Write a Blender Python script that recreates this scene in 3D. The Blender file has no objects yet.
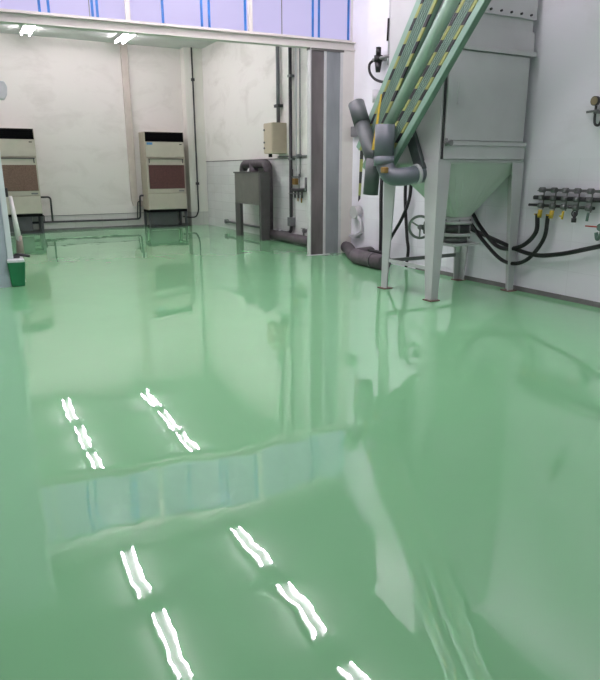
import bpy, bmesh, math, random
from mathutils import Vector, Matrix
random.seed(4)
PI = math.pi
scene = bpy.context.scene
col = scene.collection

# ------------------------------------------------------------------ materials
def new_mat(name):
    m = bpy.data.materials.new(name); m.use_nodes = True
    nt = m.node_tree; nt.nodes.clear()
    out = nt.nodes.new('ShaderNodeOutputMaterial')
    b = nt.nodes.new('ShaderNodeBsdfPrincipled')
    nt.links.new(b.outputs[0], out.inputs[0])
    return m, nt, b

def lin(c):
    return tuple(((v/255)/12.92 if v/255 <= .04045 else ((v/255+.055)/1.055)**2.4) for v in c)

def paint(name, rgb, rough=.5, metal=0, var=.12, scale=6, bump=0, spec=.5, dark=None, stretch=(1,1,1)):
    """painted / metal / rubber surface with a soft procedural unevenness"""
    m, nt, b = new_mat(name)
    g = nt.nodes.new('ShaderNodeNewGeometry')
    mp = nt.nodes.new('ShaderNodeMapping'); mp.inputs['Scale'].default_value = stretch
    n = nt.nodes.new('ShaderNodeTexNoise'); n.inputs['Scale'].default_value = scale; n.inputs['Detail'].default_value = 6
    nt.links.new(g.outputs['Position'], mp.inputs[0]); nt.links.new(mp.outputs[0], n.inputs['Vector'])
    r = nt.nodes.new('ShaderNodeMapRange'); r.inputs[1].default_value = .35; r.inputs[2].default_value = .7
    nt.links.new(n.outputs[0], r.inputs[0])
    mx = nt.nodes.new('ShaderNodeMix'); mx.data_type = 'RGBA'
    c = lin(rgb); d = lin(dark) if dark else tuple(v*(1-var*2) for v in c)
    mx.inputs[6].default_value = (*c, 1); mx.inputs[7].default_value = (*d, 1)
    nt.links.new(r.outputs[0], mx.inputs[0]); nt.links.new(mx.outputs[2], b.inputs['Base Color'])
    b.inputs['Roughness'].default_value = rough; b.inputs['Metallic'].default_value = metal
    b.inputs['Specular IOR Level'].default_value = spec
    if bump:
        bp = nt.nodes.new('ShaderNodeBump'); bp.inputs['Strength'].default_value = bump; bp.inputs['Distance'].default_value = .01
        nt.links.new(n.outputs[0], bp.inputs['Height']); nt.links.new(bp.outputs[0], b.inputs['Normal'])
    return m

def emit(name, rgb, s, base=(230,230,230)):
    m, nt, b = new_mat(name)
    b.inputs['Base Color'].default_value = (*lin(base), 1)
    b.inputs['Emission Color'].default_value = (*lin(rgb), 1); b.inputs['Emission Strength'].default_value = s
    return m

def wall_mat(name, axis, rgb=(226,224,220), tile_top=None, tile_rgb=(224,224,222), stain=.35, tw=.6, th=.3, mk=.78):
    """painted plaster above, glazed tile below tile_top, hand marks and soot stains"""
    m, nt, b = new_mat(name); N = nt.nodes.new; L = nt.links.new
    g = N('ShaderNodeNewGeometry'); s = N('ShaderNodeSeparateXYZ'); L(g.outputs['Position'], s.inputs[0])
    cb = N('ShaderNodeCombineXYZ'); L(s.outputs[axis], cb.inputs[0]); L(s.outputs[2], cb.inputs[1])
    st = N('ShaderNodeMapping'); st.inputs['Scale'].default_value = (.9,.9,1.6); L(g.outputs['Position'], st.inputs[0])
    n1 = N('ShaderNodeTexNoise'); n1.inputs['Scale'].default_value = 1.4; n1.inputs['Detail'].default_value = 9; n1.inputs['Roughness'].default_value = .62; n1.inputs['Distortion'].default_value = .6
    L(st.outputs[0], n1.inputs['Vector'])
    r1 = N('ShaderNodeMapRange'); r1.inputs[1].default_value = .52; r1.inputs[2].default_value = .8; r1.inputs[4].default_value = stain
    L(n1.outputs[0], r1.inputs[0])
    base = lin(rgb); dirt = tuple(v*k for v, k in zip(base, (.62,.6,.56)))
    m1 = N('ShaderNodeMix'); m1.data_type = 'RGBA'; m1.inputs[6].default_value = (*base,1); m1.inputs[7].default_value = (*dirt,1)
    L(r1.outputs[0], m1.inputs[0])
    res = m1.outputs[2]
    if tile_top is not None:
        br = N('ShaderNodeTexBrick'); br.offset = 0; br.inputs['Scale'].default_value = 1
        br.inputs['Brick Width'].default_value = tw; br.inputs['Row Height'].default_value = th
        br.inputs['Mortar Size'].default_value = .004; br.inputs['Mortar Smooth'].default_value = .3
        t = lin(tile_rgb)
        br.inputs['Color1'].default_value = (*t,1); br.inputs['Color2'].default_value = (*[v*.94 for v in t],1)
        br.inputs['Mortar'].default_value = (*[v*mk for v in t],1)
        L(cb.outputs[0], br.inputs['Vector'])
        m3 = N('ShaderNodeMix'); m3.data_type = 'RGBA'; m3.blend_type = 'MULTIPLY'
        L(r1.outputs[0], m3.inputs[0]); L(br.outputs[0], m3.inputs[6]); m3.inputs[7].default_value = (.8,.78,.74,1)
        gt = N('ShaderNodeMath'); gt.operation = 'GREATER_THAN'; gt.inputs[1].default_value = tile_top; L(s.outputs[2], gt.inputs[0])
        m2 = N('ShaderNodeMix'); m2.data_type = 'RGBA'
        L(gt.outputs[0], m2.inputs[0]); L(m3.outputs[2], m2.inputs[6]); L(res, m2.inputs[7])
        res = m2.outputs[2]
        rr = N('ShaderNodeMix'); rr.data_type = 'FLOAT'; rr.inputs[2].default_value = .25 if mk < .85 else .6; rr.inputs[3].default_value = .7
        L(gt.outputs[0], rr.inputs[0]); L(rr.outputs[0], b.inputs['Roughness'])
    else:
        b.inputs['Roughness'].default_value = .7
    L(res, b.inputs['Base Color'])
    bp = N('ShaderNodeBump'); bp.inputs['Strength'].default_value = .15; bp.inputs['Distance'].default_value = .01
    L(n1.outputs[0], bp.inputs['Height']); L(bp.outputs[0], b.inputs['Normal'])
    return m

WAVE1, WAVE2 = .020, .013
def floor_mat():
    m, nt, b = new_mat('epoxy_floor'); N = nt.nodes.new; L = nt.links.new
    g = N('ShaderNodeNewGeometry')
    n0 = N('ShaderNodeTexNoise'); n0.inputs['Scale'].default_value = .7; n0.inputs['Detail'].default_value = 4
    L(g.outputs['Position'], n0.inputs['Vector'])
    mx = N('ShaderNodeMix'); mx.data_type = 'RGBA'
    mx.inputs[6].default_value = (*FLOOR_A, 1); mx.inputs[7].default_value = (*FLOOR_B, 1)
    L(n0.outputs[0], mx.inputs[0]); L(mx.outputs[2], b.inputs['Base Color'])
    b.inputs['Roughness'].default_value = .008
    b.inputs['IOR'].default_value = 1.8
    # self-levelled resin: long swells with a small orange-peel on top
    n1 = N('ShaderNodeTexNoise'); n1.inputs['Scale'].default_value = 2.4; n1.inputs['Detail'].default_value = 1.0; n1.inputs['Distortion'].default_value = .4
    n2 = N('ShaderNodeTexNoise'); n2.inputs['Scale'].default_value = 13; n2.inputs['Detail'].default_value = 2.0
    L(g.outputs['Position'], n1.inputs['Vector']); L(g.outputs['Position'], n2.inputs['Vector'])
    def slope(n, k):
        a = N('ShaderNodeVectorMath'); a.operation = 'SUBTRACT'; a.inputs[1].default_value = (.5,.5,.5); L(n.outputs['Color'], a.inputs[0])
        c = N('ShaderNodeVectorMath'); c.operation = 'MULTIPLY'; c.inputs[1].default_value = (k,k,0); L(a.outputs[0], c.inputs[0])
        return c.outputs[0]
    v = N('ShaderNodeVectorMath'); v.operation = 'ADD'; L(slope(n1, WAVE1), v.inputs[0]); L(slope(n2, WAVE2), v.inputs[1])
    v2 = N('ShaderNodeVectorMath'); v2.operation = 'ADD'; L(v.outputs[0], v2.inputs[0]); v2.inputs[1].default_value = (0,0,1)
    v3 = N('ShaderNodeVectorMath'); v3.operation = 'NORMALIZE'; L(v2.outputs[0], v3.inputs[0])
    L(v3.outputs[0], b.inputs['Normal'])
    return m
FLOOR_A = (.225,.535,.27)
FLOOR_B = (.25,.575,.30)

M = {}
M['floor'] = floor_mat()
M['wall_far'] = wall_mat('wall_far_paint', 0, (226,222,216), .33, (212,212,206), .45)
M['wall_side'] = wall_mat('wall_side_paint', 1, (232,230,224), 1.515, (220,222,220), .55, .45, .2)
M['wall_near'] = wall_mat('wall_near_paint', 1, (226,226,232), 1.405, (229,229,235), .25, .6, .3, .9)
M['wall_part'] = wall_mat('partition_paint', 0, (226,224,224), None, stain=.2)
M['cream'] = paint('cream_paint', (210,208,201), .45, var=.03)
M['pier'] = wall_mat('pilaster_paint', 0, (226,226,216), .33, (214,214,208), .3)
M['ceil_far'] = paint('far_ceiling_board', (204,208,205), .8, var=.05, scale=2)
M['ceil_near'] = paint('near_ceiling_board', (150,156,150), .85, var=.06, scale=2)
M['dark_line'] = paint('grey_seam', (120,120,118), .6)
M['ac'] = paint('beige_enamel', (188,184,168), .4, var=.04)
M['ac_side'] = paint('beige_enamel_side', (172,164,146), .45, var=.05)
M['ac_dark'] = paint('black_grille', (14,14,16), .8, spec=.1)
M['filter'] = paint('brown_filter', (92,62,58), .9, var=.2, scale=40)
M['filter_b'] = paint('tan_brown_filter', (120,98,84), .9, var=.2, scale=40)
M['blue_label'] = paint('blue_sticker', (90,150,200), .4)
M['stand'] = paint('dark_stand_steel', (74,78,78), .55)
M['chase'] = paint('beige_trunking', (196,186,176), .5, var=.05)
M['pipe_dark'] = paint('dark_conduit', (58,58,60), .45, metal=.2)
M['pipe_grey'] = paint('grey_conduit', (120,122,124), .45, metal=.2)
M['pipe_lt'] = paint('light_conduit', (190,192,194), .4)
M['duct'] = paint('insulated_duct', (84,78,82), .6, var=.15, scale=14, bump=.3)
M['vent'] = paint('grey_box_steel', (104,104,98), .5, var=.08)
M['vent_frame'] = paint('grey_frame_steel', (80,80,78), .5)
M['elec'] = paint('tan_cabinet', (196,184,160), .45, var=.04)
M['colA'] = paint('worn_dark_steel', (104,100,98), .55, metal=.1, var=.2, scale=5, stretch=(1,1,.3))
M['colB'] = paint('blue_grey_steel', (142,148,150), .5, metal=.1, var=.12, scale=5, stretch=(1,1,.3))
M['strip'] = paint('pale_edge_steel', (196,198,196), .4, var=.06)
M['hopper'] = paint('pale_grey_green_enamel', (186,188,188), .38, var=.05, scale=3)
M['hopper_cone'] = paint('green_grey_enamel', (192,202,192), .35, var=.05, scale=3)
M['hopper_dark'] = paint('door_gap_rubber', (48,50,50), .6)
M['steel'] = paint('galvanised_fitting', (128,130,130), .35, metal=.6)
M['rust'] = paint('rusty_foot_plate', (128,104,96), .7, var=.25, scale=25)
M['pvc'] = paint('grey_plastic_pipe', (92,100,106), .38, var=.06)
M['pvc_dark'] = paint('dark_grey_plastic', (70,78,78), .45, var=.08)
M['arm'] = paint('green_ribbed_plastic', (112,138,124), .42, var=.06, scale=8)
M['arm_dark'] = paint('green_groove', (62,88,76), .5)
M['arm_lt'] = paint('pale_green_tube', (158,184,168), .25, var=.05)
M['rail_edge'] = paint('green_rail_edge', (134,164,148), .4, var=.05)
M['rubber'] = paint('black_rubber', (20,20,22), .42)
M['yellow'] = paint('yellow_fitting', (206,176,50), .45)
M['brass'] = paint('brass_fitting', (150,120,66), .35, metal=.6)
M['red'] = paint('red_lever', (180,40,40), .45)
M['wheel'] = paint('green_grey_handwheel', (112,124,116), .4)
M['gauge'] = paint('tan_gauge_face', (136,124,96), .4)
M['teal'] = paint('teal_valve', (92,120,110), .45)
M['bin'] = paint('green_bin_plastic', (20,110,66), .4, var=.08)
M['bin_rim'] = paint('white_bin_liner', (220,224,224), .5)
M['door'] = paint('blue_grey_door_enamel', (168,178,188), .4, var=.04)
M['door_edge'] = paint('pale_door_edge', (206,214,216), .4, var=.03)
M['mop'] = paint('white_handle', (224,224,218), .5)
M['sock'] = paint('grey_brown_handle_cover', (150,142,130), .7)
M['blue'] = paint('blue_strip', (36,112,190), .4)
M['window'] = emit('daylit_frosted_film', (214,206,252), .76, (60,60,72))
M['tube'] = emit('fluorescent_tube', (255,240,251), 55)
M['tube_near'] = emit('bright_fluorescent_tube', (255,238,252), 122)
M['housing'] = paint('white_lamp_housing', (228,230,230), .4)
M['black_lbl'] = paint('black_marking', (30,30,30), .5)

def hazard_mat():
    m, nt, b = new_mat('hazard_tape'); N = nt.nodes.new; L = nt.links.new
    tc = N('ShaderNodeTexCoord'); s = N('ShaderNodeSeparateXYZ'); L(tc.outputs['Object'], s.inputs[0])
    a = N('ShaderNodeMath'); a.operation = 'MULTIPLY_ADD'; a.inputs[1].default_value = .7; L(s.outputs[0], a.inputs[0]); L(s.outputs[2], a.inputs[2])
    d = N('ShaderNodeMath'); d.operation = 'MULTIPLY'; d.inputs[1].default_value = 4.0; L(a.outputs[0], d.inputs[0])
    f = N('ShaderNodeMath'); f.operation = 'FRACT'; L(d.outputs[0], f.inputs[0])
    c = N('ShaderNodeMath'); c.operation = 'GREATER_THAN'; c.inputs[1].default_value = .52; L(f.outputs[0], c.inputs[0])
    mx = N('ShaderNodeMix'); mx.data_type = 'RGBA'; L(c.outputs[0], mx.inputs[0])
    mx.inputs[6].default_value = (*lin((142,148,84)),1); mx.inputs[7].default_value = (*lin((24,26,30)),1)
    L(mx.outputs[2], b.inputs['Base Color']); b.inputs['Roughness'].default_value = .4
    return m
M['hazard'] = hazard_mat()

# ------------------------------------------------------------------ mesh helpers
class MB:
    def __init__(s): s.b = bmesh.new()
    def box(s, x0, x1, y0, y1, z0, z1):
        vs = [s.b.verts.new((x, y, z)) for x in (x0,x1) for y in (y0,y1) for z in (z0,z1)]
        for f in ((0,1,3,2),(4,6,7,5),(0,4,5,1),(2,3,7,6),(0,2,6,4),(1,5,7,3)): s.b.faces.new([vs[i] for i in f])
        return s
    def hexa(s, lo, hi):           # two rings of points joined
        a = [s.b.verts.new(p) for p in lo]; c = [s.b.verts.new(p) for p in hi]; n = len(a)
        s.b.faces.new(a[::-1]); s.b.faces.new(c)
        for i in range(n): s.b.faces.new((a[i], a[(i+1)%n], c[(i+1)%n], c[i]))
        return s
    def prism(s, pts, d):          # polygon of 3D points pushed along vector d
        d = Vector(d); return s.hexa(pts, [tuple(Vector(p)+d) for p in pts])
    def cyl(s, p, q, r, r2=None, n=20, cap=True):
        return s.tube([p, q], r, n=n, cap=cap, r2=r2)
    def tube(s, pts, r, n=14, cap=True, r2=None, inner=None):
        pts = [Vector(p) for p in pts]; rings = []; up = None
        for i, p in enumerate(pts):
            t = (pts[min(i+1,len(pts)-1)] - pts[max(i-1,0)]).normalized()
            if up is None:
                up = Vector((0,0,1)) if abs(t.z) < .9 else Vector((1,0,0))
            a = t.cross(up).normalized(); up = a.cross(t).normalized()
            rad = r if r2 is None else r + (r2-r)*i/(len(pts)-1)
            rings.append([s.b.verts.new(p + a*math.cos(2*PI*k/n)*rad + up*math.sin(2*PI*k/n)*rad) for k in range(n)])
        for i in range(len(rings)-1):
            for k in range(n):
                s.b.faces.new((rings[i][k], rings[i][(k+1)%n], rings[i+1][(k+1)%n], rings[i+1][k]))
        if cap: s.b.faces.new(rings[0][::-1]); s.b.faces.new(rings[-1])
        return s
    def pipe(s, p, q, r, th=.008, n=28):   # open hollow straight pipe
        p, q = Vector(p), Vector(q); t = (q-p).normalized()
        u = Vector((0,0,1)) if abs(t.z) < .9 else Vector((1,0,0)); a = t.cross(u).normalized(); c = a.cross(t)
        R = []
        for pt, rad in ((p,r),(q,r),(q,r-th),(p,r-th)):
            R.append([s.b.verts.new(pt + (a*math.cos(2*PI*k/n)+c*math.sin(2*PI*k/n))*rad) for k in range(n)])
        for i in range(4):
            for k in range(n): s.b.faces.new((R[i][k], R[i][(k+1)%n], R[(i+1)%4][(k+1)%n], R[(i+1)%4][k]))
        return s
    def torus(s, c, r, rt, axis, n=36, m=10):
        c = Vector(c); ax = Vector(axis).normalized(); u = Vector((0,0,1)) if abs(ax.z) < .9 else Vector((1,0,0))
        a = ax.cross(u).normalized(); b2 = a.cross(ax); R = []
        for i in range(n):
            d = a*math.cos(2*PI*i/n)+b2*math.sin(2*PI*i/n)
            R.append([s.b.verts.new(c+d*r+d*math.cos(2*PI*k/m)*rt+ax*math.sin(2*PI*k/m)*rt) for k in range(m)])
        for i in range(n):
            for k in range(m): s.b.faces.new((R[i][k],R[i][(k+1)%m],R[(i+1)%n][(k+1)%m],R[(i+1)%n][k]))
        return s
    def build(s, name, mat, parent=None, smooth=False, bevel=0, off=None):
        bmesh.ops.recalc_face_normals(s.b, faces=s.b.faces[:])
        me = bpy.data.meshes.new(name); s.b.to_mesh(me); s.b.free(); me.materials.append(M[mat] if isinstance(mat, str) else mat)
        o = bpy.data.objects.new(name, me); col.objects.link(o)
        if smooth:
            for p in me.polygons: p.use_smooth = len(p.vertices) < 6
        if bevel:
            bv = o.modifiers.new('bevel', 'BEVEL'); bv.width = bevel; bv.segments = 2; bv.limit_method = 'ANGLE'
        if parent:
            o.parent = parent; bpy.context.view_layer.update()
            loc = world_loc(parent); me.transform(Matrix.Translation(-loc))
        return o

def world_loc(o):
    v = Vector((0,0,0))
    while o: v += o.location; o = o.parent
    return v

def curve(ctrl, n=10):            # Catmull-Rom through control points
    P = [Vector(c) for c in ctrl]; P = [P[0]*2-P[1]] + P + [P[-1]*2-P[-2]]; out = []
    for i in range(1, len(P)-2):
        for k in range(n):
            t = k/n; a, b, c, d = P[i-1], P[i], P[i+1], P[i+2]
            out.append(.5*((2*b)+(c-a)*t+(2*a-5*b+4*c-d)*t*t+(3*b-a-3*c+d)*t**3))
    out.append(P[-2]); return out

def bends(pts, r=.06, n=6):       # polyline with rounded corners, for rigid pipes
    P = [Vector(p) for p in pts]; out = [P[0]]
    for i in range(1, len(P)-1):
        a = (P[i-1]-P[i]); b = (P[i+1]-P[i]); q = min(r, a.length*.45, b.length*.45)
        A = P[i]+a.normalized()*q; B = P[i]+b.normalized()*q
        for k in range(n+1):
            t = k/n; out.append(A*(1-t)**2 + P[i]*2*t*(1-t) + B*t*t)
    out.append(P[-1]); return out

def tag(o, label, cat, group=None, kind=None):
    if label: o['label'] = label
    if cat: o['category'] = cat
    if group: o['group'] = group
    if kind: o['kind'] = kind
    return o
def thing(name, label, cat, loc, group=None):
    o = bpy.data.objects.new(name, None); col.objects.link(o); o.location = loc; o.empty_display_size = .1
    return tag(o, label, cat, group)
def struct(o, label=None, cat=None):
    o['kind'] = 'structure'
    if label: o['label'] = label
    if cat: o['category'] = cat
    return o
def copy_tree(o, parent=None):
    c = o.copy(); col.objects.link(c); c.parent = parent
    for ch in list(o.children): copy_tree(ch, c)
    return c

# ------------------------------------------------------------------ setting
XF, YF = 5.53, 15.15        # far-room side wall, far wall
XN = 5.40                   # near-room right wall face
ZC, ZN = 4.04, 4.42         # far ceiling, near ceiling
PY = lambda x: 8.606 - .072*(x-4.87)   # front line of the partition between the rooms

struct(MB().box(-4.2, 6.0, -6, 15.5, -.12, 0).build('floor', 'floor'), 'glossy mint green epoxy floor running through both rooms', 'floor')
struct(MB().box(-4.2, 5.9, YF, YF+.2, 0, 4.4).build('wall_far', 'wall_far'), 'stained off-white wall at the far end, behind the two cabinet air conditioners', 'wall')
struct(MB().box(XF, XF+.2, 8.62, YF, 0, 4.4).build('wall_right', 'wall_side'), 'white wall on the right of the far room, tiled on its lower half', 'wall')
struct(MB().box(-4.2, -4.0, 9.2, YF, 0, 4.4).build('wall_left', 'wall_side'), 'white left wall of the far room, out of the frame', 'wall')
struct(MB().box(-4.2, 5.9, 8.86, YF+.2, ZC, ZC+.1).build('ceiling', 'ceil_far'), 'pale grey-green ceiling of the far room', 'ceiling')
# near room
nw = MB(); nw.box(XN, XN+.35, -6, 7.87, 0, 4.6)
struct(nw.build('wall_near_right', 'wall_near'), 'grey-white near wall on the right behind the hopper', 'wall')
struct(MB().box(5.62, 5.75, 7.87, 8.62, 0, 4.6).build('wall_recess', 'wall_near'), 'narrow recessed white wall strip between the pilaster and the tiled near wall', 'wall')
struct(MB().box(-1.7, -1.5, -6, 9.2, 0, 4.6).build('wall_near_left', 'wall_part'), 'left wall of the near room, out of the frame', 'wall')
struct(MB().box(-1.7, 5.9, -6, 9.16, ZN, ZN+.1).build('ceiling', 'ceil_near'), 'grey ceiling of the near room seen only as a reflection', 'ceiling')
# skirting along the near wall, tile cap lines
struct(MB().box(XN-.012, XN, -6, 6.6, 0, .05).build('baseboard_right', 'dark_line'), 'thin grey skirting along the near right wall', 'baseboard')
struct(MB().box(XF-.012, XF, 8.62, 14.88, 1.505, 1.522).build('trim_1', 'dark_line'), 'thin grey line capping the tiles on the far room side wall', 'trim')
struct(MB().box(-4.0, 5.53, YF-.01, YF, .325, .338).build('trim_2', 'dark_line'), 'thin grey line low on the far wall', 'trim')
struct(MB().box(XN-.004, XN, 6.2, 7.87, 1.398, 1.408).build('trim_3', 'pipe_lt'), 'faint line capping the tiles on the near right wall', 'trim')
struct(MB().box(-4.0, 5.1, YF-.02, YF, 0, .045).build('baseboard_far', 'dark_line'), 'thin grey skirting at the foot of the far wall', 'baseboard')
# corner pilaster of the far room, and a cream pilaster at the partition
struct(MB().box(5.09, 5.53, 14.88, YF, 0, ZC).build('wall_pilaster', 'pier'), 'shallow off-white pilaster in the far right corner', 'pilaster')

ang = math.atan(-.072)
def part_obj(o):                 # rotate partition pieces about the column foot
    R = Matrix.Translation((4.87, 8.606, 0)) @ Matrix.Rotation(ang, 4, 'Z') @ Matrix.Translation((-4.87, -8.606, 0))
    o.data.transform(R); return o
def pbox(name, mat, x0, x1, d0, d1, z0, z1, parent=None, bevel=0):
    """box in the partition's own frame; d is depth behind its front line"""
    o = MB().box(x0, x1, 8.606+d0, 8.606+d1, z0, z1).build(name, mat, bevel=bevel)
    part_obj(o)
    if parent:
        o.parent = parent; o.data.transform(Matrix.Translation(-world_loc(parent)))
    return o
struct(pbox('wall_pier', 'cream', 5.43, 5.66, .0, .32, 0, 3.04), 'cream pilaster to the right of the steel column', 'pilaster')
# header beam with upper and lower flanges
b = pbox('trim_4', 'cream', -1.6, 5.66, .02, .10, 3.045, 3.15); struct(b, 'cream steel header beam over the wide opening between the rooms', 'beam')
f1 = pbox('upper_flange', 'cream', -1.6, 5.66, -.035, .12, 3.142, 3.156); f1.parent = b
f2 = pbox('lower_flange', 'cream', -1.6, 5.66, -.02, .11, 3.035, 3.05); f2.parent = b
f3 = pbox('door_track', 'vent', 4.86, 5.44, -.01, .08, 3.005, 3.035); f3.parent = b
# windows above the beam
mull = [-1.55, -.05, .8, 2.28, 3.96, 5.60]
edges = [(-1.55,.74), (.74,2.28), (2.28,3.96), (3.96,5.60)]
stripes = {0:[-.6,-.2,.3], 1:[1.22,1.325,1.845,1.905], 2:[2.74,3.27,3.375,3.895], 3:[4.94,5.04,5.53]}
for i, (a, c) in enumerate(edges):
    w = pbox('window_%d' % (i+1), 'cream', a-.03, a+.03, .0, .12, 3.156, 4.14)
    struct(w, ['leftmost frosted window over the header beam', 'second frosted window from the left over the header beam', 'third frosted window from the left over the header beam', 'frosted window over the header beam above the steel column'][i], 'window')
    fr = pbox('window_frame', 'cream', a+.03, c-.03, .0, .12, 4.08, 4.14); fr.parent = w
    fr = pbox('window_frame', 'cream', a+.03, c-.03, .0, .1, 3.156, 3.18); fr.parent = w
    pn = pbox('pane', 'window', a+.03, c-.03, .05, .065, 3.18, 4.08); pn.parent = w
    for x in stripes[i]:
        s_ = pbox('blue_strip', 'blue', x-.016, x+.016, .036, .048, 3.18, 4.08); s_.parent = w
    xs = {3:[4.45], 1:[1.81]}.get(i, [])
    for x in xs:
        s_ = pbox('pane_joint', 'pipe_grey', x-.006, x+.006, .04, .048, 3.18, 4.08); s_.parent = w
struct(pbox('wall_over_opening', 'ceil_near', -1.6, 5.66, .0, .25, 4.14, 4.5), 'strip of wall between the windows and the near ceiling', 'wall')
struct(pbox('wall_behind_window', 'wall_part', -4.2, 5.66, .25, .42, 4.04, 4.5), 'end of the far ceiling behind the windows', 'wall')

# steel column beside the opening
c = thing('steel_column', 'tall grey steel column with pale edge strips beside the opening', 'column', (5.15, 8.6, 0))
pbox('web_panel', 'colA', 4.893, 5.115, .012, .07, 0, 3.035, c)
pbox('web_panel', 'colB', 5.15, 5.385, .008, .07, 0, 3.035, c)
pbox('edge_strip', 'strip', 4.868, 4.893, -.01, .08, 0, 3.035, c)
pbox('edge_strip', 'strip', 5.112, 5.152, -.0, .075, 0, 3.035, c)
pbox('edge_strip', 'strip', 5.385, 5.43, .0, .075, 0, 3.035, c)
pbox('floor_track', 'strip', 4.8, 5.2, -.09, -.03, 0, .006, c)

# sliding door leaf at the left edge of the photo
d = struct(MB().box(-1.5, .465, 7.9, 7.98, 0, ZN).build('door_1', 'door', bevel=.004), 'blue-grey steel door leaf at the left edge', 'door')
x = MB().box(.465, .525, 7.88, 8.0, 0, ZN).build('door_edge', 'door_edge', bevel=.004); x.parent = d
x = MB().box(-1.5, .465, 7.885, 7.9, 0, .14).build('kick_plate', 'door'); x.parent = d
x = MB().box(.525, .555, 7.9, 7.95, 1.02, 1.12).build('door_catch', 'black_lbl', bevel=.006); x.parent = d

# ------------------------------------------------------------------ camera
cam = bpy.data.cameras.new('camera'); co = bpy.data.objects.new('camera', cam); col.objects.link(co)
cam.sensor_fit = 'HORIZONTAL'; cam.sensor_width = 36; cam.lens = 36*620/600
yaw, pit, rol = math.radians(-28.6), math.radians(15.3), math.radians(-.2)
co.matrix_world = Matrix.Translation((0,0,1.3)) @ Matrix.Rotation(yaw, 4, 'Z') @ Matrix.Rotation(PI/2-pit, 4, 'X') @ Matrix.Rotation(rol, 4, 'Z')
cam.clip_start = .05
scene.camera = co

# ------------------------------------------------------------------ ceiling lamps
def lamp(loc, label, group, tube='tube'):
    t = thing('fluorescent_lamp', label, 'ceiling lamp', loc, group)
    x, y, z = loc
    h = MB(); h.hexa([(x-.10,y-.62,z), (x+.10,y-.62,z), (x+.10,y+.62,z), (x-.10,y+.62,z)], [(x-.05,y-.62,z+.07),(x+.05,y-.62,z+.07),(x+.05,y+.62,z+.07),(x-.05,y+.62,z+.07)])
    h.build('housing', 'housing', t)
    for s in (-1, 1):
        q = MB(); q.cyl((x+s*.075,y-.585,z-.03), (x+s*.075,y+.585,z-.03), .013, n=12); q.build('tube', tube, t, smooth=True)
        for e in (-1, 1): MB().box(x+s*.075-.014, x+s*.075+.014, y+e*.6-.015, y+e*.6+.015, z-.05, z+.01).build('lamp_holder', 'housing', t)
    return t
L0 = lamp((1.70, 14.0, 3.97), 'twin-tube ceiling lamp over the left air conditioner', 'lamps on the far ceiling')
L1 = lamp((1.64, 8.06, 4.35), 'near room lamp of the left row, mirrored farthest from the camera', 'lamps on the near ceiling', 'tube_near')
def lamp_at(x, y, z, label, group):
    o = copy_tree(L0 if z < 4.2 else L1); o.location = (x, y, z); o['label'] = label; o['group'] = group
lamp_at(3.55, 13.95, 3.97, 'twin-tube ceiling lamp above the beige pipe trunking on the far wall', 'lamps on the far ceiling')
for nx, x in (('left', 1.70), ('right', 3.5)):
    lamp_at(x, 12.35, 3.97, 'far room lamp of the %s row, mirrored in the floor just below the farthest one' % nx, 'lamps on the far ceiling')
    lamp_at(x, 10.95, 3.97, 'far room lamp of the %s row nearest the opening, seen only as a mirrored streak' % nx, 'lamps on the far ceiling')
lamp_at(-1.2, 13.2, 3.97, 'added far room lamp, unseen outside the left edge, farthest of its row', 'lamps on the far ceiling')  # unseen row on the left, added to light the far room
lamp_at(-1.2, 11.2, 3.97, 'added far room lamp, unseen outside the left edge, nearest of its row', 'lamps on the far ceiling')
near_desc = ['mirrored farthest from the camera', 'mirrored second from the far end', 'mirrored at the bottom edge of the photo', 'unseen overhead, added for more light', 'behind the camera']
for nx, x in (('left', 1.64), ('right', 3.38)):
    for k, y in enumerate((8.06, 6.38, 4.68, 3.0)):  # last lamp of each row is unseen, added to brighten the hopper front
        if nx == 'left' and k == 0: continue
        if nx == 'right' and k == 0: y = 7.82
        if nx == 'right' and k in (1, 2): y -= .17
        lamp_at(x, y, 4.35, 'near room lamp of the %s row, %s' % (nx, near_desc[k]), 'lamps on the near ceiling')

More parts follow.
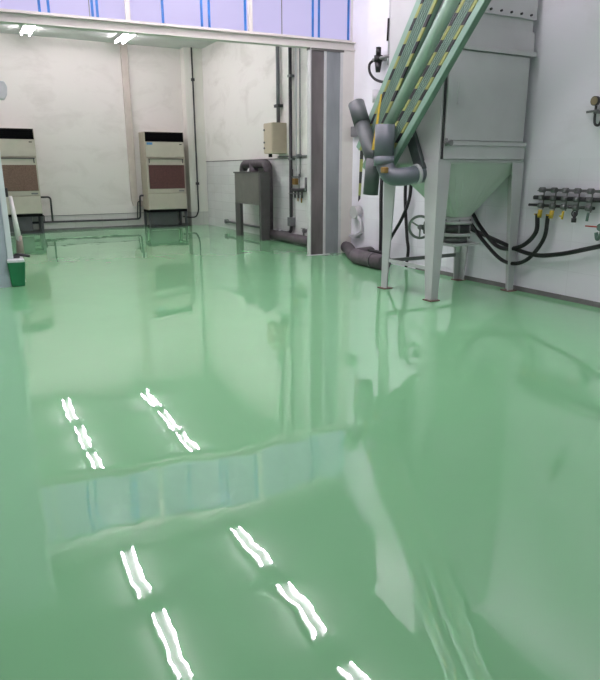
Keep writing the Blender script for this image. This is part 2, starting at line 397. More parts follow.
#@@THINGS@@
# ------------------------------------------------------------------ cabinet air conditioners on the far wall
def air_conditioner(x0, label, fmat):
    t = thing('air_conditioner', label, 'air conditioner', (x0+.46, 14.85, 0), 'cabinet air conditioners along the far wall')
    x1 = x0+.92; yf = 14.60; yb = 15.08
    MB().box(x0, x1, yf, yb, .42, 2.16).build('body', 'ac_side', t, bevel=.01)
    MB().box(x0+.012, x1-.012, yf-.02, yf, 1.60, 1.94).build('upper_panel', 'ac', t, bevel=.006)
    MB().box(x0+.012, x1-.012, yf-.016, yf, .80, 1.575).build('filter_frame', 'ac', t, bevel=.006)
    MB().box(x0+.012, x1-.012, yf-.02, yf, .43, .785).build('lower_panel', 'ac', t, bevel=.006)
    g = MB().box(x0+.015, x1-.015, yf-.012, yf, 1.945, 2.15).build('outlet_grille', 'ac_dark', t)
    for k in range(5):
        MB().box(x0+.02, x1-.02, yf-.03, yf-.012, 1.965+k*.038, 1.973+k*.038).build('louvre', 'ac_dark', g)
    MB().box(x0+.05, x1-.03, yf-.03, yf-.016, .90, 1.43).build('filter', fmat, t)
    h = MB().box(x0+.05, x1-.04, yf-.04, yf-.024, 1.555, 1.572).build('rail', 'pipe_dark', t)
    for q in (x0+.07, x1-.06):
        MB().cyl((q, yf-.032, 1.56), (q, yf-.032, 1.47), .01).build('hook', 'pipe_dark', h)
    MB().box(x1-.12, x1-.06, yf-.026, yf-.02, 1.88, 1.90).build('badge', 'black_lbl', t)
    MB().box(x1-.18, x1-.05, yf-.022, yf-.016, .83, .86).build('name_plate', 'pipe_grey', t)
    MB().box(x0+.0, x1+.0, yf-.01, yb, .365, .42).build('base_rail', 'ac_dark', t)
    for q in (x0, x1-.05):
        for y in (yf, yb-.05):
            MB().box(q, q+.05, y, y+.05, 0, .365).build('stand_leg', 'stand', t)
    MB().box(x0+.05, x1-.22, yf+.03, yf+.04, .06, .365).build('stand_panel', 'stand', t)
    MB().box(x0+.05, x1-.05, yf+.02, yf+.05, 0, .04).build('stand_rail', 'stand', t)
    return t
acA = air_conditioner(3.97, 'beige cabinet air conditioner with dark red-brown filter and blue sticker beside the corner pilaster', 'filter')
MB().box(4.01, 4.14, 14.572, 14.58, 1.875, 1.925).build('sticker', 'blue_label', acA)
acB = air_conditioner(.735, 'beige cabinet air conditioner with lighter brown filter, partly hidden at the left edge', 'filter_b')

def pipe_thing(name, pts, r, mat, label, cat='pipe', group=None, round_=.07, smooth=True):
    o = MB().tube(bends([tuple(p) for p in pts], round_), r, n=14).build(name, mat, smooth=smooth)
    return tag(o, label, cat, group)

tr = thing('wall_trunking', 'beige vertical pipe trunking on the far wall, bending to the air conditioner', 'trunking', (3.78, YF, .6))
MB().hexa([(3.70,YF-.09,.66),(3.85,YF-.09,.66),(3.85,YF-.001,.66),(3.70,YF-.001,.66)],[(3.70,YF-.09,ZC),(3.85,YF-.09,ZC),(3.85,YF-.001,ZC),(3.70,YF-.001,ZC)]).build('cover', 'chase', tr, bevel=.008)
MB().prism([(3.70,YF-.09,.66),(3.85,YF-.09,.66),(3.98,YF-.09,.60),(3.98,YF-.09,.48),(3.74,YF-.09,.5)], (0,.089,0)).build('elbow_cover', 'chase', tr, bevel=.006)
pipe_thing('refrigerant_pipe', [(3.98,15.0,.74),(3.89,15.02,.74),(3.87,15.05,.2),(3.55,15.09,.19),(1.86,15.09,.2),(.6,15.09,.2)], .022, 'pipe_dark', 'dark pipe run low along the far wall between the two air conditioners')
pipe_thing('drain_pipe', [(1.66,15.0,.75),(1.90,15.02,.75),(1.90,15.05,.22)], .02, 'pipe_dark', 'dark bent pipe beside the left air conditioner dropping to the wall pipe')
pipe_thing('drain_pipe', [(1.66,14.95,.36),(1.72,14.98,.36),(1.72,15.04,.21)], .014, 'pipe_dark', 'short thin pipe stub under the left air conditioner base')
pipe_thing('drain_pipe', [(3.9,15.0,.60),(3.83,15.02,.60),(3.80,15.03,.22)], .013, 'pipe_dark', 'thin short pipe just left of the right air conditioner stand')
o = pipe_thing('cable_conduit', [(5.27,14.85,ZC),(5.27,14.85,.35),(5.2,14.85,.20),(5.05,14.85,.2),(4.9,14.95,.22)], .017, 'pipe_dark', 'dark conduit dropping down the corner pilaster and curling under the air conditioner', round_=.2)
for z in (3.35, 1.0):
    MB().box(5.235, 5.305, 14.82, 14.881, z-.03, z+.03).build('clamp', 'pipe_dark', o)

# ------------------------------------------------------------------ vent box on legs with insulated loops (far room side wall)
v = thing('duct_box', 'grey steel duct box on legs with insulated pipes looping over its top', 'duct box', (5.35, 11.7, 0))
MB().box(5.11, 5.28, 10.96, 12.15, .66, 1.27).build('box', 'vent', v, bevel=.008)
MB().box(5.095, 5.285, 10.93, 12.17, 1.25, 1.28).build('top_flange', 'vent_frame', v)
MB().box(5.10, 5.29, 10.88, 10.97, .0, 1.26).build('side_panel', 'vent_frame', v, bevel=.004)
MB().box(5.11, 5.17, 11.90, 12.15, 0, .67).build('leg', 'vent_frame', v)
MB().tube(bends([(5.38,12.30,.7),(5.38,12.30,1.43),(5.38,11.12,1.43),(5.38,11.12,.12)], .16, 8), .085, n=18).build('insulated_loop', 'duct', v, smooth=True)
MB().cyl((5.38,11.78,1.0), (5.38,11.78,1.43), .09).build('insulated_riser', 'duct', v, smooth=True)
o = tag(MB().tube(bends([(5.36,11.16,.105),(5.38,9.6,.095),(5.52,9.1,.095),(5.53,8.5,.095),(5.34,8.15,.09),(5.15,7.8,.09),(5.12,7.6,.09)],.25,8), .09, n=22).build('floor_duct', 'duct', smooth=True),
        'purple-grey insulated duct along the far side wall floor, passing behind the steel column', 'duct')
fd = thing('floor_duct', 'fat purple-grey insulated duct with rounded elbow on the floor before the tiled wall', 'duct', (5.15, 7.2, 0))
MB().tube(bends([(5.34,7.60,.105),(4.97,7.50,.105),(4.96,6.72,.105)],.16,8), .105, n=24).build('duct_run', 'duct', fd, smooth=True)
MB().tube([(4.96,6.98,.105),(4.96,6.95,.105)], .109, n=24).build('joint_band', 'pipe_dark', fd, smooth=True)
MB().tube([(5.03,7.2,.215),(5.03,6.85,.215)], .022, n=12).build('side_tube', 'rubber', fd, smooth=True)
pipe_thing('wall_pipe', [(5.48,13.55,.17),(5.48,11.2,.17)], .025, 'pipe_grey', 'grey horizontal pipe low on the side wall behind the duct box')
MB_ = MB().cyl((5.45,13.6,.17),(5.531,13.6,.17),.05); o = MB_.build('wall_flange', 'pipe_grey', smooth=True); o.parent = bpy.data.objects['wall_pipe']

# electrical cabinet and conduits
e = thing('electrical_cabinet', 'tan electrical cabinet on the far side wall under a grey conduit', 'cabinet', (5.4, 10.85, 1.6))
MB().box(5.24, 5.529, 10.62, 10.98, 1.60, 2.14).build('body', 'elec', e, bevel=.008)
MB().box(5.225, 5.24, 10.63, 10.97, 1.61, 2.13).build('door', 'elec', e, bevel=.005)
for z in (2.02, 1.80, 1.70): MB().cyl((5.228,10.93,z),(5.205,10.93,z),.016).build('knob', 'pipe_grey', e, smooth=True)
MB().cyl((5.34,10.93,1.60),(5.34,10.93,1.54),.035).build('cable_gland', 'rubber', e, smooth=True)
o = pipe_thing('cable_conduit', [(5.47,10.84,3.9),(5.47,10.84,2.14)], .035, 'pipe_grey', 'light grey conduit dropping onto the tan electrical cabinet')
MB().box(5.42, 5.53, 10.76, 10.92, 2.42, 2.47).build('clamp', 'pipe_dark', o)
o = pipe_thing('cable_conduit', [(5.47,10.36,3.9),(5.47,10.36,.2),(5.47,10.50,.16),(5.47,11.0,.15)], .032, 'pipe_dark', 'dark vertical conduit from ceiling to floor right of the tan cabinet', round_=.15)
MB().box(5.42, 5.53, 10.30, 10.42, .3, .46).build('junction_box', 'pipe_grey', o, bevel=.005)
for z in (2.9, 1.5): MB().box(5.44, 5.53, 10.31, 10.41, z-.02, z+.02).build('clamp', 'pipe_grey', o)
MB().cyl((5.47,10.93,.15),(5.47,11.0,.15),.05).build('coupling', 'pipe_lt', o, smooth=True)
MB().cyl((5.47,10.75,.15),(5.47,10.82,.15),.05).build('coupling', 'pipe_lt', o, smooth=True)
pipe_thing('air_line', [(5.50,10.06,3.9),(5.50,10.06,1.2)], .012, 'pipe_grey', 'thin grey air line dropping to the small manifold, nearer the column')
pipe_thing('air_line', [(5.50,10.20,3.9),(5.50,10.20,1.2)], .009, 'pipe_lt', 'thinnest pale air line dropping beside the dark conduit')
o = pipe_thing('wall_pipe', [(5.495,10.92,1.545),(5.495,9.75,1.545)], .014, 'pipe_grey', 'thin horizontal pipe along the tile line right of the cabinet')
MB().cyl((5.495,10.04,1.545),(5.495,10.13,1.545),.035).build('coupling', 'pipe_grey', o, smooth=True)

sm = thing('air_manifold', 'small dark valve manifold on the far side wall beside the column', 'manifold', (5.49, 10.1, .95))
MB().cyl((5.48,10.36,.955),(5.48,9.82,.965),.03).build('header_pipe', 'pipe_dark', sm, smooth=True)
MB().cyl((5.48,10.33,1.19),(5.48,10.03,1.19),.016).build('feed_pipe', 'pipe_grey', sm, smooth=True)
MB().cyl((5.48,10.06,1.24),(5.48,10.06,.96),.012).build('riser', 'pipe_grey', sm, smooth=True)
for k, y in enumerate((10.32, 10.20, 10.07, 9.94)):
    q = MB().cyl((5.47,y,.93),(5.47,y,.82),.018).build('valve', 'pipe_dark', sm, smooth=True)
    MB().box(5.42, 5.45, y-.035, y+.035, .885, .90).build('lever', 'steel', q)
MB().cyl((5.47,9.96,.82),(5.47,9.96,.74),.015).build('hose_tail', 'brass', sm, smooth=True)
MB().cyl((5.47,10.09,.82),(5.47,10.09,.76),.011).build('hose_tail', 'brass', sm, smooth=True)
MB().cyl((5.47,9.80,1.18),(5.47,9.80,.95),.022).build('filter_bowl', 'pipe_grey', sm, smooth=True)
MB().box(5.45, 5.52, 10.16, 10.28, 1.05, 1.16).build('regulator', 'brass', sm, bevel=.01)
MB().cyl((5.47,10.30,1.32),(5.47,10.30,1.19),.014).build('riser', 'pipe_dark', sm, smooth=True)
o = MB().cyl((5.531,9.86,.25),(5.44,9.86,.25),.035).build('wall_tap', 'steel', smooth=True); tag(o, 'tiny metal tap low on the side wall just left of the column', 'tap')
MB().cyl((5.46,9.86,.25),(5.46,9.86,.16),.014).build('spout', 'steel', o, smooth=True)
MB().box(5.43,5.46,9.80,9.92,.29,.30).build('handle', 'steel', o)

# recess behind the near wall corner
g = thing('gas_regulator', 'grey round regulator on a pipe in the narrow wall recess', 'regulator', (5.55, 8.3, .64))
MB().cyl((5.50,8.33,.66),(5.619,8.33,.66),.10).build('dial', 'strip', g, smooth=True)
MB().tube(curve([(5.55,8.26,.60),(5.55,8.18,.50),(5.55,8.16,.36),(5.56,8.3,.30)]), .03).build('white_pipe', 'pipe_lt', g, smooth=True)
MB().box(5.54, 5.619, 8.30, 8.5, .26, .30).build('bracket', 'pipe_lt', g)
tag(MB().box(5.54, 5.62, 8.30, 8.5, 1.80, 1.95).build('switch_box', 'pipe_grey', bevel=.006), 'small grey switch box high in the narrow wall recess', 'switch box')

# filter regulator on the near wall
fr = thing('filter_regulator', 'black air filter regulator with looped hose on the near wall left of the rails', 'air regulator', (5.33, 7.56, 2.6))
MB().cyl((5.28,7.56,2.75),(5.28,7.56,2.62),.05, r2=.03).build('bowl', 'rubber', fr, smooth=True)
MB().cyl((5.28,7.56,2.75),(5.28,7.56,2.83),.058).build('head', 'rubber', fr, smooth=True)
MB().cyl((5.28,7.56,2.83),(5.28,7.56,2.93),.035).build('knob', 'rubber', fr, smooth=True)
MB().cyl((5.28,7.68,2.79),(5.28,7.30,2.79),.022).build('body_pipe', 'steel', fr, smooth=True)
MB().box(5.28,5.40,7.53,7.59,2.77,2.81).build('bracket', 'steel', fr)
MB().tube(curve([(5.28,7.66,2.79),(5.27,7.75,2.74),(5.27,7.73,2.63),(5.28,7.60,2.53),(5.3,7.40,2.48),(5.33,7.2,2.50)]), .018).build('hose', 'rubber', fr, smooth=True)
fr.location.y -= .11; fr.location.z -= .04
o = pipe_thing('air_line', [(5.36,7.31,4.2),(5.36,7.31,2.66)], .026, 'pipe_lt', 'white vertical air pipe on the near wall beside the black regulator')
MB().tube([(5.32,7.31,2.95),(5.32,7.30,3.22)], .013).build('cable', 'rubber', o, smooth=True)
tag(MB().cyl((5.30,7.50,2.20),(5.30,7.50,2.36),.055).build('sensor_can', 'pipe_lt', smooth=True), 'small pale can-shaped fitting above the grey pipe end', 'fitting')
MB().box(5.30,5.401,7.48,7.52,2.26,2.30).build('bracket', 'pipe_lt', bpy.data.objects['sensor_can'])

# ------------------------------------------------------------------ hopper (dust collector)
HX0, HX1, HY0, HY1 = 4.165, 5.315, 4.83, 5.70
hp = thing('dust_hopper', 'tall pale grey steel hopper on four splayed legs with green-tinted cone', 'hopper', (4.76, 5.2, 0))
MB().box(HX0+.01, HX1-.012, HY0+.01, HY1, 1.37, 4.1).build('body', 'hopper', hp, bevel=.006)
MB().box(HX0-.005, HX1, HY0-.006, HY1+.005, 1.37, 1.395).build('lower_flange', 'hopper', hp, bevel=.003)
MB().box(HX0+.05, HX1-.01, HY0-.018, HY0+.01, 1.40, 1.53).build('lower_band', 'hopper', hp, bevel=.004)
MB().box(HX0+.05, HX1-.005, HY0-.03, HY0+.01, 1.53, 1.57).build('band_ledge', 'hopper', hp, bevel=.003)
MB().box(HX0+.03, HX0+.05, HY0-.004, HY0+.012, 1.40, 2.38).build('door_gap', 'hopper_dark', hp)
dr = MB().box(HX0+.055, HX1-.05, HY0-.022, HY0+.01, 1.575, 2.385).build('door', 'hopper', hp, bevel=.006)
MB().box(HX0+.02, HX1+.012, HY0-.045, HY0+.01, 2.39, 2.435).build('door_lintel', 'hopper', hp, bevel=.004)
MB().prism([(HX0+.02,HY0-.012,2.44),(HX0+.02,HY0+.01,2.44),(HX0+.02,HY0+.01,2.62),(HX0+.02,HY0-.002,2.62)], (HX1-HX0-.015,0,0)).build('upper_band', 'hopper', hp)
MB().box(HX0+.0, HX1+.004, HY0-.012, HY0+.01, 2.73, 3.5).build('upper_cover', 'hopper', hp, bevel=.003)
for k in range(8):
    MB().cyl((HX0+.12+k*.135,HY0-.03,2.765),(HX0+.12+k*.135,HY0,2.765),.011,n=8).build('bolt', 'hopper_dark', hp, smooth=True)
h = MB().box(HX0+.17, HX0+.185, HY0-.03, HY0-.02, 1.90, 2.10).build('handle', 'hopper', dr, bevel=.003)
h2 = MB().cyl((HX0+.03,HY0-.05,1.55),(HX0+.10,HY0-.05,1.55),.02,n=10).build('latch', 'steel', hp, smooth=True)
MB().cyl((HX0+.04,HY0-.05,1.52),(HX0+.04,HY0-.05,1.59),.013,n=10).build('latch_pin', 'steel', h2, smooth=True)
MB().cyl((HX0+.085,HY0-.07,1.55),(HX0+.085,HY0+.0,1.55),.028,n=12).build('latch_knob', 'steel', h2, smooth=True)
cx, cy, zt, zb, rb = 4.78, 5.2, 1.355, .80, .13
cn = MB(); N_ = 32; lo, hi = [], []
for k in range(N_):
    a = 2*PI*k/N_ + PI/4
    dx, dy = math.cos(a), math.sin(a); s_ = 1/max(abs(dx), abs(dy))
    hi.append((cx-.02+dx*s_*(HX1-HX0-.06)/2, (HY0+HY1)/2+dy*s_*(HY1-HY0-.06)/2, zt)); lo.append((cx+dx*rb, cy+dy*rb, zb))
cn.hexa(lo, hi); cn.box(HX0+.02,HX1-.02,HY0+.02,HY1-.02,zt,zt+.02)
cn.build('cone', 'hopper_cone', hp)
MB().cyl((cx,cy,zb+.01),(cx,cy,zb-.03),.15).build('cone_collar', 'hopper', hp, smooth=True)
# angle-iron legs, wide at the top, narrow at the foot
def leg(xs, ys, name='leg'):      # xs, ys: corner position and inward direction
    (x, sx), (y, sy) = xs, ys
    T, B_, th = .19, .075, .012
    zt_, zb_ = 1.37, .012
    m = MB()
    xt, xb, yt, yb = x+sx*T*.85, x+sx*B_*1.1, y+sy*T*1.1, y+sy*B_*1.3
    # one L-shaped section at top and foot
    top = [(x,y,zt_),(xt,y,zt_),(xt,y+sy*th,zt_),(x+sx*th,y+sy*th,zt_),(x+sx*th,yt,zt_),(x,yt,zt_)]
    bot = [(x,y,zb_),(xb,y,zb_),(xb,y+sy*th,zb_),(x+sx*th,y+sy*th,zb_),(x+sx*th,yb,zb_),(x,yb,zb_)]
    m.hexa(bot, top)
    lg = m.build(name, 'hopper', hp)
    MB().box(min(x-sx*.03,x+sx*.09), max(x-sx*.03,x+sx*.09), min(y-sy*.03,y+sy*.10), max(y-sy*.03,y+sy*.10), 0, .012).build('foot_plate', 'rust', lg)
    return lg
for xs in ((HX0,1),(HX1+.015,-1)):
    for ys in ((HY0,1),(HY1,-1)): leg(xs, ys)
MB().box(HX0+.005, HX0+.03, HY0+.08, HY1-.08, .31, .345).build('brace', 'hopper', hp)
MB().box(HX0+.08, HX1-.08, HY1-.03, HY1-.005, .29, .33).build('brace', 'steel', hp)
# butterfly valve under the cone with handwheel
vv = thing('slide_valve', 'flanged valve under the hopper cone with a spoked handwheel', 'valve', (cx, cy, .6))
MB().cyl((cx,cy,.77),(cx,cy,.735),.165,n=32).build('upper_flange', 'hopper', vv, smooth=True)
MB().cyl((cx,cy,.735),(cx,cy,.64),.15,n=32).build('valve_body', 'pipe_dark', vv, smooth=True)
MB().cyl((cx,cy,.64),(cx,cy,.605),.165,n=32).build('lower_flange', 'hopper', vv, smooth=True)
MB().cyl((cx,cy,.605),(cx,cy,.535),.13,n=32).build('outlet', 'steel', vv, smooth=True)
MB().box(cx-.2,cx+.2,cy-.18,cy+.18,.51,.535).build('outlet_plate', 'hopper', vv, bevel=.003)
for a in range(6):
    MB().cyl((cx+.15*math.cos(a*PI/3),cy+.15*math.sin(a*PI/3),.79),(cx+.15*math.cos(a*PI/3),cy+.15*math.sin(a*PI/3),.58),.01,n=8).build('bolt', 'steel', vv, smooth=True)
MB().cyl((cx-.14,cy+.02,.695),(cx-.40,cy+.08,.705),.028).build('shaft', 'steel', vv, smooth=True)
MB().box(cx-.37,cx-.27,cy+.0,cy+.11,.63,.77).build('gearbox', 'pipe_dark', vv, bevel=.015)
wx, wy, wz = 4.35, 5.285, .71
wh = MB().torus((wx,wy,wz), .115, .014, (-.75,-.66,0)).build('handwheel', 'wheel', vv, smooth=True)
ax = Vector((-.75,-.66,0)).normalized(); u = Vector((0,0,1)); a_ = ax.cross(u)
for k in range(3):
    th = math.radians(30+120*k); dd = a_*math.cos(th)+u*math.sin(th); p = Vector((wx,wy,wz))
    MB().cyl(p, p+dd*.115, .009, n=8).build('spoke', 'wheel', wh, smooth=True)
MB().cyl(Vector((wx,wy,wz))+ax*.02, Vector((wx,wy,wz))-ax*.05, .025).build('hub', 'steel', wh, smooth=True)
# inclined strut beneath the outlet, next to the rear leg
o = MB().tube([(5.02,5.3,.72),(4.93,5.32,.40)], .022).build('support_strut', 'hopper', smooth=True); o.parent = vv; o.data.transform(Matrix.Translation(-world_loc(vv)))

# ------------------------------------------------------------------ green ribbed rails with hazard tape
def rail(x, bot, top, w, depth, label, tapes, ribs, edges, mat='arm', group='green hazard-striped rails leaning past the hopper'):
    """box rail from bot=(y,z) to top=(y,z); its broad face looks towards -x"""
    P = Vector((x, *bot)); Q = Vector((x, *top)); d = (Q-P); Lr = d.length
    t = bpy.data.objects.new('ribbed_rail', None); col.objects.link(t); tag(t, label, 'rail', group)
    zax = d.normalized(); yax = Vector((-1,0,0)); xax = yax.cross(zax).normalized()
    Mx = Matrix((xax, yax, zax)).transposed().to_4x4(); Mx.translation = P
    t.matrix_world = Mx
    def add(name, x0, x1, y0, y1, z0, z1, m, bevel=0):
        o = MB().box(x0, x1, y0, y1, z0, z1).build(name, m, bevel=bevel); o.parent = t; return o
    add('rail_body', -w/2, w/2, -depth/2, depth/2, 0, Lr, mat, .012)
    for r in ribs: add('rib', r*w-.008, r*w+.008, depth/2, depth/2+.012, .02, Lr-.02, mat, .002)
    for e0, e1 in edges: add('edge_band', e0*w, e1*w, depth/2-.002, depth/2+.010, 0, Lr, 'rail_edge', .004)
    for tp in tapes: add('hazard_tape', tp*w-.016, tp*w+.016, depth/2-.001, depth/2+.014, .02, Lr-.02, 'hazard')
    return t
def two(x, y0, z0, y1, z1, k0, k1):   # extend the line through two points
    return (y0+(y1-y0)*k0, z0+(z1-z0)*k0), (y0+(y1-y0)*k1, z0+(z1-z0)*k1)
rail(4.05, (5.93,1.47), (3.98,4.05), .275, .06, 'leftmost green ribbed rail, widest dashes of hazard tape, nearest the black wall regulator', (.16, -.44), (.06,-.04,-.14,-.24,-.34), ((.24,.49),))
rail(4.00, (5.53,1.29), (2.95,4.05), .23, .06, 'rightmost green ribbed rail, crossing in front of the hopper corner', (.44, -.12), (.32,.22,.12,.02), ((-.49,-.2),))
o = MB().tube([(4.04, 5.85, 1.33), (4.04, 4.60, 2.735), (4.04, 3.42, 4.06)], .062, n=28).build('support_tube', 'arm_lt', smooth=True)
tag(o, 'smooth pale green tube between the two ribbed rails', 'tube')
o = MB().tube([(4.12, 5.70, 1.66), (4.12, 4.72, 2.80), (4.12, 3.66, 4.03)], .03, n=20).build('highlight_pole', 'strip', smooth=True)  # bright highlight strip beside the tube, put into a pale pole
tag(o, 'thin white pole drawn for the highlight strip left of the green tube', 'pole')
# thin hanging end of hazard tape
tp = MB().hexa([(3.88,5.78,.97),(3.88,5.745,1.0),(3.885,5.745,1.0),(3.885,5.78,.97)], [(3.88,5.76,1.5),(3.88,5.70,1.5),(3.885,5.70,1.5),(3.885,5.76,1.5)]).build('loose_tape', 'hazard')
tag(tp, 'loose yellow and black tape end hanging below the green rails', 'tape')
tp = MB().hexa([(3.86,5.52,1.50),(3.86,5.47,1.50),(3.865,5.47,1.5),(3.865,5.52,1.5)], [(3.88,5.42,2.03),(3.88,5.40,2.03),(3.885,5.40,2.03),(3.885,5.42,2.03)]).build('yellow_strap', 'yellow')
tag(tp, 'bright yellow strap running into the open grey pipe', 'strap')

# grey plastic pipe fittings around the foot of the rails
pf = thing('branch_pipe', 'grey plastic branch pipe with two open mouths elbowed to the hopper side', 'pipe', (3.85, 5.4, 1.2))
MB().pipe((3.84,5.27,1.735),(3.84,5.275,1.40),.098,.01).build('open_socket', 'pvc', pf, smooth=True)
MB().tube(bends([(3.84,5.275,1.46),(3.84,5.275,1.37),(3.86,5.19,1.235),(3.97,5.10,1.235),(4.10,5.09,1.258),(4.185,5.08,1.265)], .09, 8), .088, n=24).build('elbow', 'pvc', pf, smooth=True)
MB().tube([(3.84,5.275,1.43),(3.84,5.27,1.345)], .103, n=24).build('socket_ring', 'pvc', pf, smooth=True)
MB().box(3.745,3.80,5.13,5.20,1.27,1.33).build('yellow_tape_patch', 'brass', pf, bevel=.012)
MB().tube([(4.09,5.09,1.256),(4.125,5.087,1.26)], .10, n=28).build('white_flange', 'pipe_lt', pf, smooth=True)
pg = thing('open_pipe', 'dark grey open-ended pipe slanting left over the white pilaster', 'pipe', (3.92, 5.8, 1.6))
MB().pipe((3.93,5.93,1.99),(3.93,5.81,1.78),.088,.01).build('socket', 'pvc_dark', pg, smooth=True)
MB().tube([(3.93,5.83,1.81),(3.93,5.63,1.47),(3.93,5.58,1.39)], .078, n=24).build('pipe_run', 'pvc_dark', pg, smooth=True)
ph = MB().pipe((3.93,5.58,1.42),(3.93,5.62,1.05),.08,.01).build('down_pipe', 'pvc_dark', smooth=True)
tag(ph, 'dark grey pipe stub pointing straight down beside the hanging tape', 'pipe')
st = MB().prism([(4.12,5.33,1.66),(4.12,5.20,1.69),(4.12,5.0,1.32),(4.12,5.10,1.25)], (.05,0,0)).build('diagonal_strut', 'pvc_dark', bevel=.005)
tag(st, 'dark grey flat strut leaning on the hopper side above the elbow', 'strut')

# ------------------------------------------------------------------ hoses
def hose(pts, r, label, group=None):
    o = MB().tube(curve(pts, 12), r, n=12).build('rubber_hose', 'rubber', smooth=True)
    return tag(o, label, 'hose', group)
hose([(5.40,7.39,1.30),(5.35,7.38,1.2),(5.33,7.36,.9),(5.33,7.34,.5),(5.33,7.33,.02)], .026, 'black hose hanging straight down left of the hopper legs')
hose([(5.40,6.84,1.32),(5.35,6.83,1.2),(5.33,6.81,.92),(5.33,6.74,.44),(5.33,6.70,.25),(5.32,6.72,.02)], .022, 'black hose hanging behind the hopper, bowed to the right')
hose([(5.40,6.69,1.32),(5.34,6.70,1.2),(5.32,6.71,.93),(5.29,6.82,.66),(5.26,7.10,.26),(5.26,7.14,.02)], .022, 'black hose slanting down left behind the hopper, crossing another')
hose([(5.30,4.565,.86),(5.29,4.56,.66),(5.28,4.74,.50),(5.27,5.03,.47),(5.25,5.30,.66),(5.2,5.47,.90),(5.12,5.56,1.05)], .023, 'black hose from the leftmost manifold outlet looping behind the hopper leg')
hose([(5.30,4.43,.86),(5.30,4.46,.60),(5.29,4.66,.36),(5.27,4.93,.32),(5.25,5.24,.51),(5.2,5.53,.80),(5.14,5.6,.92)], .021, 'black hose from the second manifold outlet, hanging lowest')
hose([(5.30,3.3,.74),(5.30,3.8,.60),(5.30,4.27,.47),(5.29,4.63,.44),(5.27,5.21,.57),(5.2,5.57,.68),(5.1,5.62,.74)], .023, 'black hose leaving the right edge of the photo in a long low sag')

# ------------------------------------------------------------------ wall manifold and gauge on the near wall
mf = thing('air_manifold', 'three-row steel valve manifold with yellow outlets on the near right wall', 'manifold', (5.34, 4.2, 1.0))
rows = ((1.13, 4.62, .014, 'steel'), (1.05, 4.70, .022, 'pipe_dark'), (.972, 4.76, .015, 'pipe_dark'))
VY = (4.58, 4.435, 4.30, 4.16, 4.015)
for z, y0, r, m_ in rows:
    MB().cyl((5.34,y0,z),(5.34,3.3 if z > 1 else 3.98,z),r).build('header_pipe', m_, mf, smooth=True)
for y in VY:
    q = MB().cyl((5.34,y,1.155),(5.34,y,.93),.007).build('drop_pipe', 'steel', mf, smooth=True)
    for z in (1.13, 1.05, .972):
        MB().cyl((5.31,y+.025,z),(5.31,y-.025,z),.028,n=10).build('valve_block', 'steel', q, smooth=True)
    MB().box(5.33,5.401,y-.012,y+.012,1.04,1.06).build('wall_bracket', 'steel', q)
    MB().box(5.27,5.30,y-.03,y+.03,1.118,1.126).build('lever', 'steel', q)
for k, y in enumerate(VY):
    cc = ('yellow','yellow','yellow','pipe_dark','teal')[k]
    q = MB().cyl((5.31,y,.93),(5.30,y,.85),(.022,.022,.012,.016,.013)[k],n=12).build('outlet', cc, mf, smooth=True)
    if k < 3: MB().box(5.28,5.29,y-.02,y+.05 if k < 2 else y+.02,.875,.89).build('outlet_lever', 'yellow', q)
    if k == 3:
        MB().torus((5.30,y,.915),.03,.007,(1,0,0),20,8).build('ring', 'pipe_dark', q, smooth=True)
        MB().cyl((5.30,y,.87),(5.30,y,.83),.024).build('plug', 'hopper_dark', q, smooth=True)
mf.location.y -= .04; mf.location.z -= .03
vl = thing('ball_valve', 'teal ball valve with a red lever at the right edge below the manifold', 'valve', (5.34, 3.84, .78))
MB().box(5.29,5.31,3.86,4.0,.79,.802).build('lever', 'red', vl)
MB().cyl((5.33,3.84,1.05),(5.33,3.84,.70),.022).build('valve_body', 'teal', vl, smooth=True)
MB().cyl((5.29,3.84,.795),(5.37,3.84,.795),.035).build('bonnet', 'teal', vl, smooth=True)
MB().tube(curve([(5.33,3.84,.74),(5.33,3.88,.68),(5.33,3.90,.74)]), .018).build('spout', 'teal', vl, smooth=True)
vl.location.y -= .02; vl.location.z -= .02
gg = thing('pressure_gauge', 'small round gauge on a hooked pipe high on the near right wall', 'gauge', (5.36, 4.08, 1.9))
MB().cyl((5.31,4.08,1.95),(5.345,4.08,1.95),.042,n=24).build('gauge_case', 'pipe_dark', gg, smooth=True)
MB().cyl((5.306,4.08,1.95),(5.311,4.08,1.95),.036,n=24).build('gauge_face', 'gauge', gg, smooth=True)
MB().tube(curve([(5.35,4.085,1.92),(5.35,4.085,1.80),(5.35,4.075,1.75),(5.35,4.04,1.735),(5.35,4.015,1.77),(5.35,4.005,1.85)]), .012).build('hooked_pipe', 'pipe_dark', gg, smooth=True)
MB().cyl((5.34,4.17,1.86),(5.34,4.05,1.865),.011).build('side_tap', 'steel', gg, smooth=True)
MB().box(5.34,5.401,4.07,4.1,1.84,1.87).build('bracket', 'steel', gg)

gg.location.y -= .03; gg.location.z -= .04
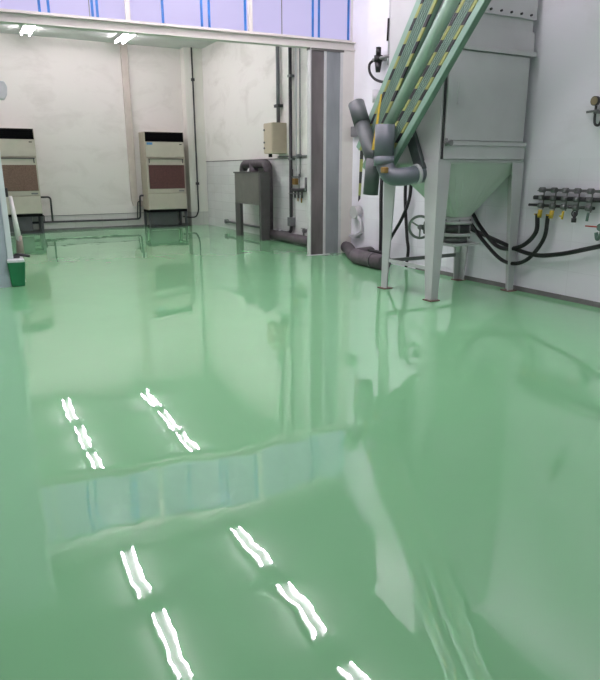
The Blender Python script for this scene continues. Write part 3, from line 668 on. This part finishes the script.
# ------------------------------------------------------------------ left edge: bin, mop, fitting
bn = thing('waste_bin', 'green plastic bin with a white rim beside the door leaf at the left edge', 'bin', (.55, 7.98, 0))
m = MB(); x0, x1, y0, y1 = .47, .615, 7.85, 8.10
m.hexa([(x0,y0,0),(x1,y0,0),(x1,y1,0),(x0,y1,0)], [(x0-.02,y0-.02,.29),(x1+.03,y0-.02,.29),(x1+.03,y1+.02,.29),(x0-.02,y1+.02,.29)]); m.build('bin_body', 'bin', bn, bevel=.015)
MB().box(x0-.02,x1+.02,y0-.025,y1+.02,.285,.32).build('rim', 'bin_rim', bn, bevel=.01)
mp = thing('mop', 'white long-handled mop leaning behind the door leaf at the left edge', 'mop', (.57, 8.1, 0))
MB().tube([(.63,8.16,.50),(.59,8.14,1.02)], .035, r2=.02).build('mop_cloth', 'mop', mp, smooth=True)
MB().tube([(.63,8.17,.34),(.63,8.16,.56)], .045, r2=.035).build('handle_cover', 'sock', mp, smooth=True)
MB().tube([(.63,8.17,0.0),(.63,8.17,.36)], .02).build('handle', 'mop', mp, smooth=True)
br2 = thing('hand_brush', 'black brush lying across the rim of the green bin', 'brush', (.6, 8.0, .33))
MB().tube(curve([(.52,7.98,.34),(.58,7.97,.36),(.64,7.96,.35),(.71,7.95,.335)]), .017).build('brush_handle', 'rubber', br2, smooth=True)
MB().box(.50,.60,7.93,8.03,.32,.35).build('brush_head', 'hopper_dark', br2, bevel=.01)
cf = thing('wall_fitting', 'small grey metal fitting high on the door leaf at the left edge', 'fitting', (.60, 7.9, 2.1))
MB().prism([(.52,7.92,2.26),(.655,7.92,2.25),(.68,7.92,2.20),(.67,7.92,2.11),(.64,7.92,2.06),(.52,7.92,2.07)], (0,.1,0)).build('casing', 'pipe_lt', cf, bevel=.012)

# ------------------------------------------------------------------ light and colour
w = bpy.data.worlds.new('world'); scene.world = w; w.use_nodes = True
bg = w.node_tree.nodes['Background']; bg.inputs[0].default_value = (.86, .93, 1, 1); bg.inputs[1].default_value = .65
scene.view_settings.view_transform = 'Standard'; scene.view_settings.look = 'None'
scene.view_settings.exposure = 0; scene.view_settings.gamma = 1; scene.view_settings.use_curve_mapping = False
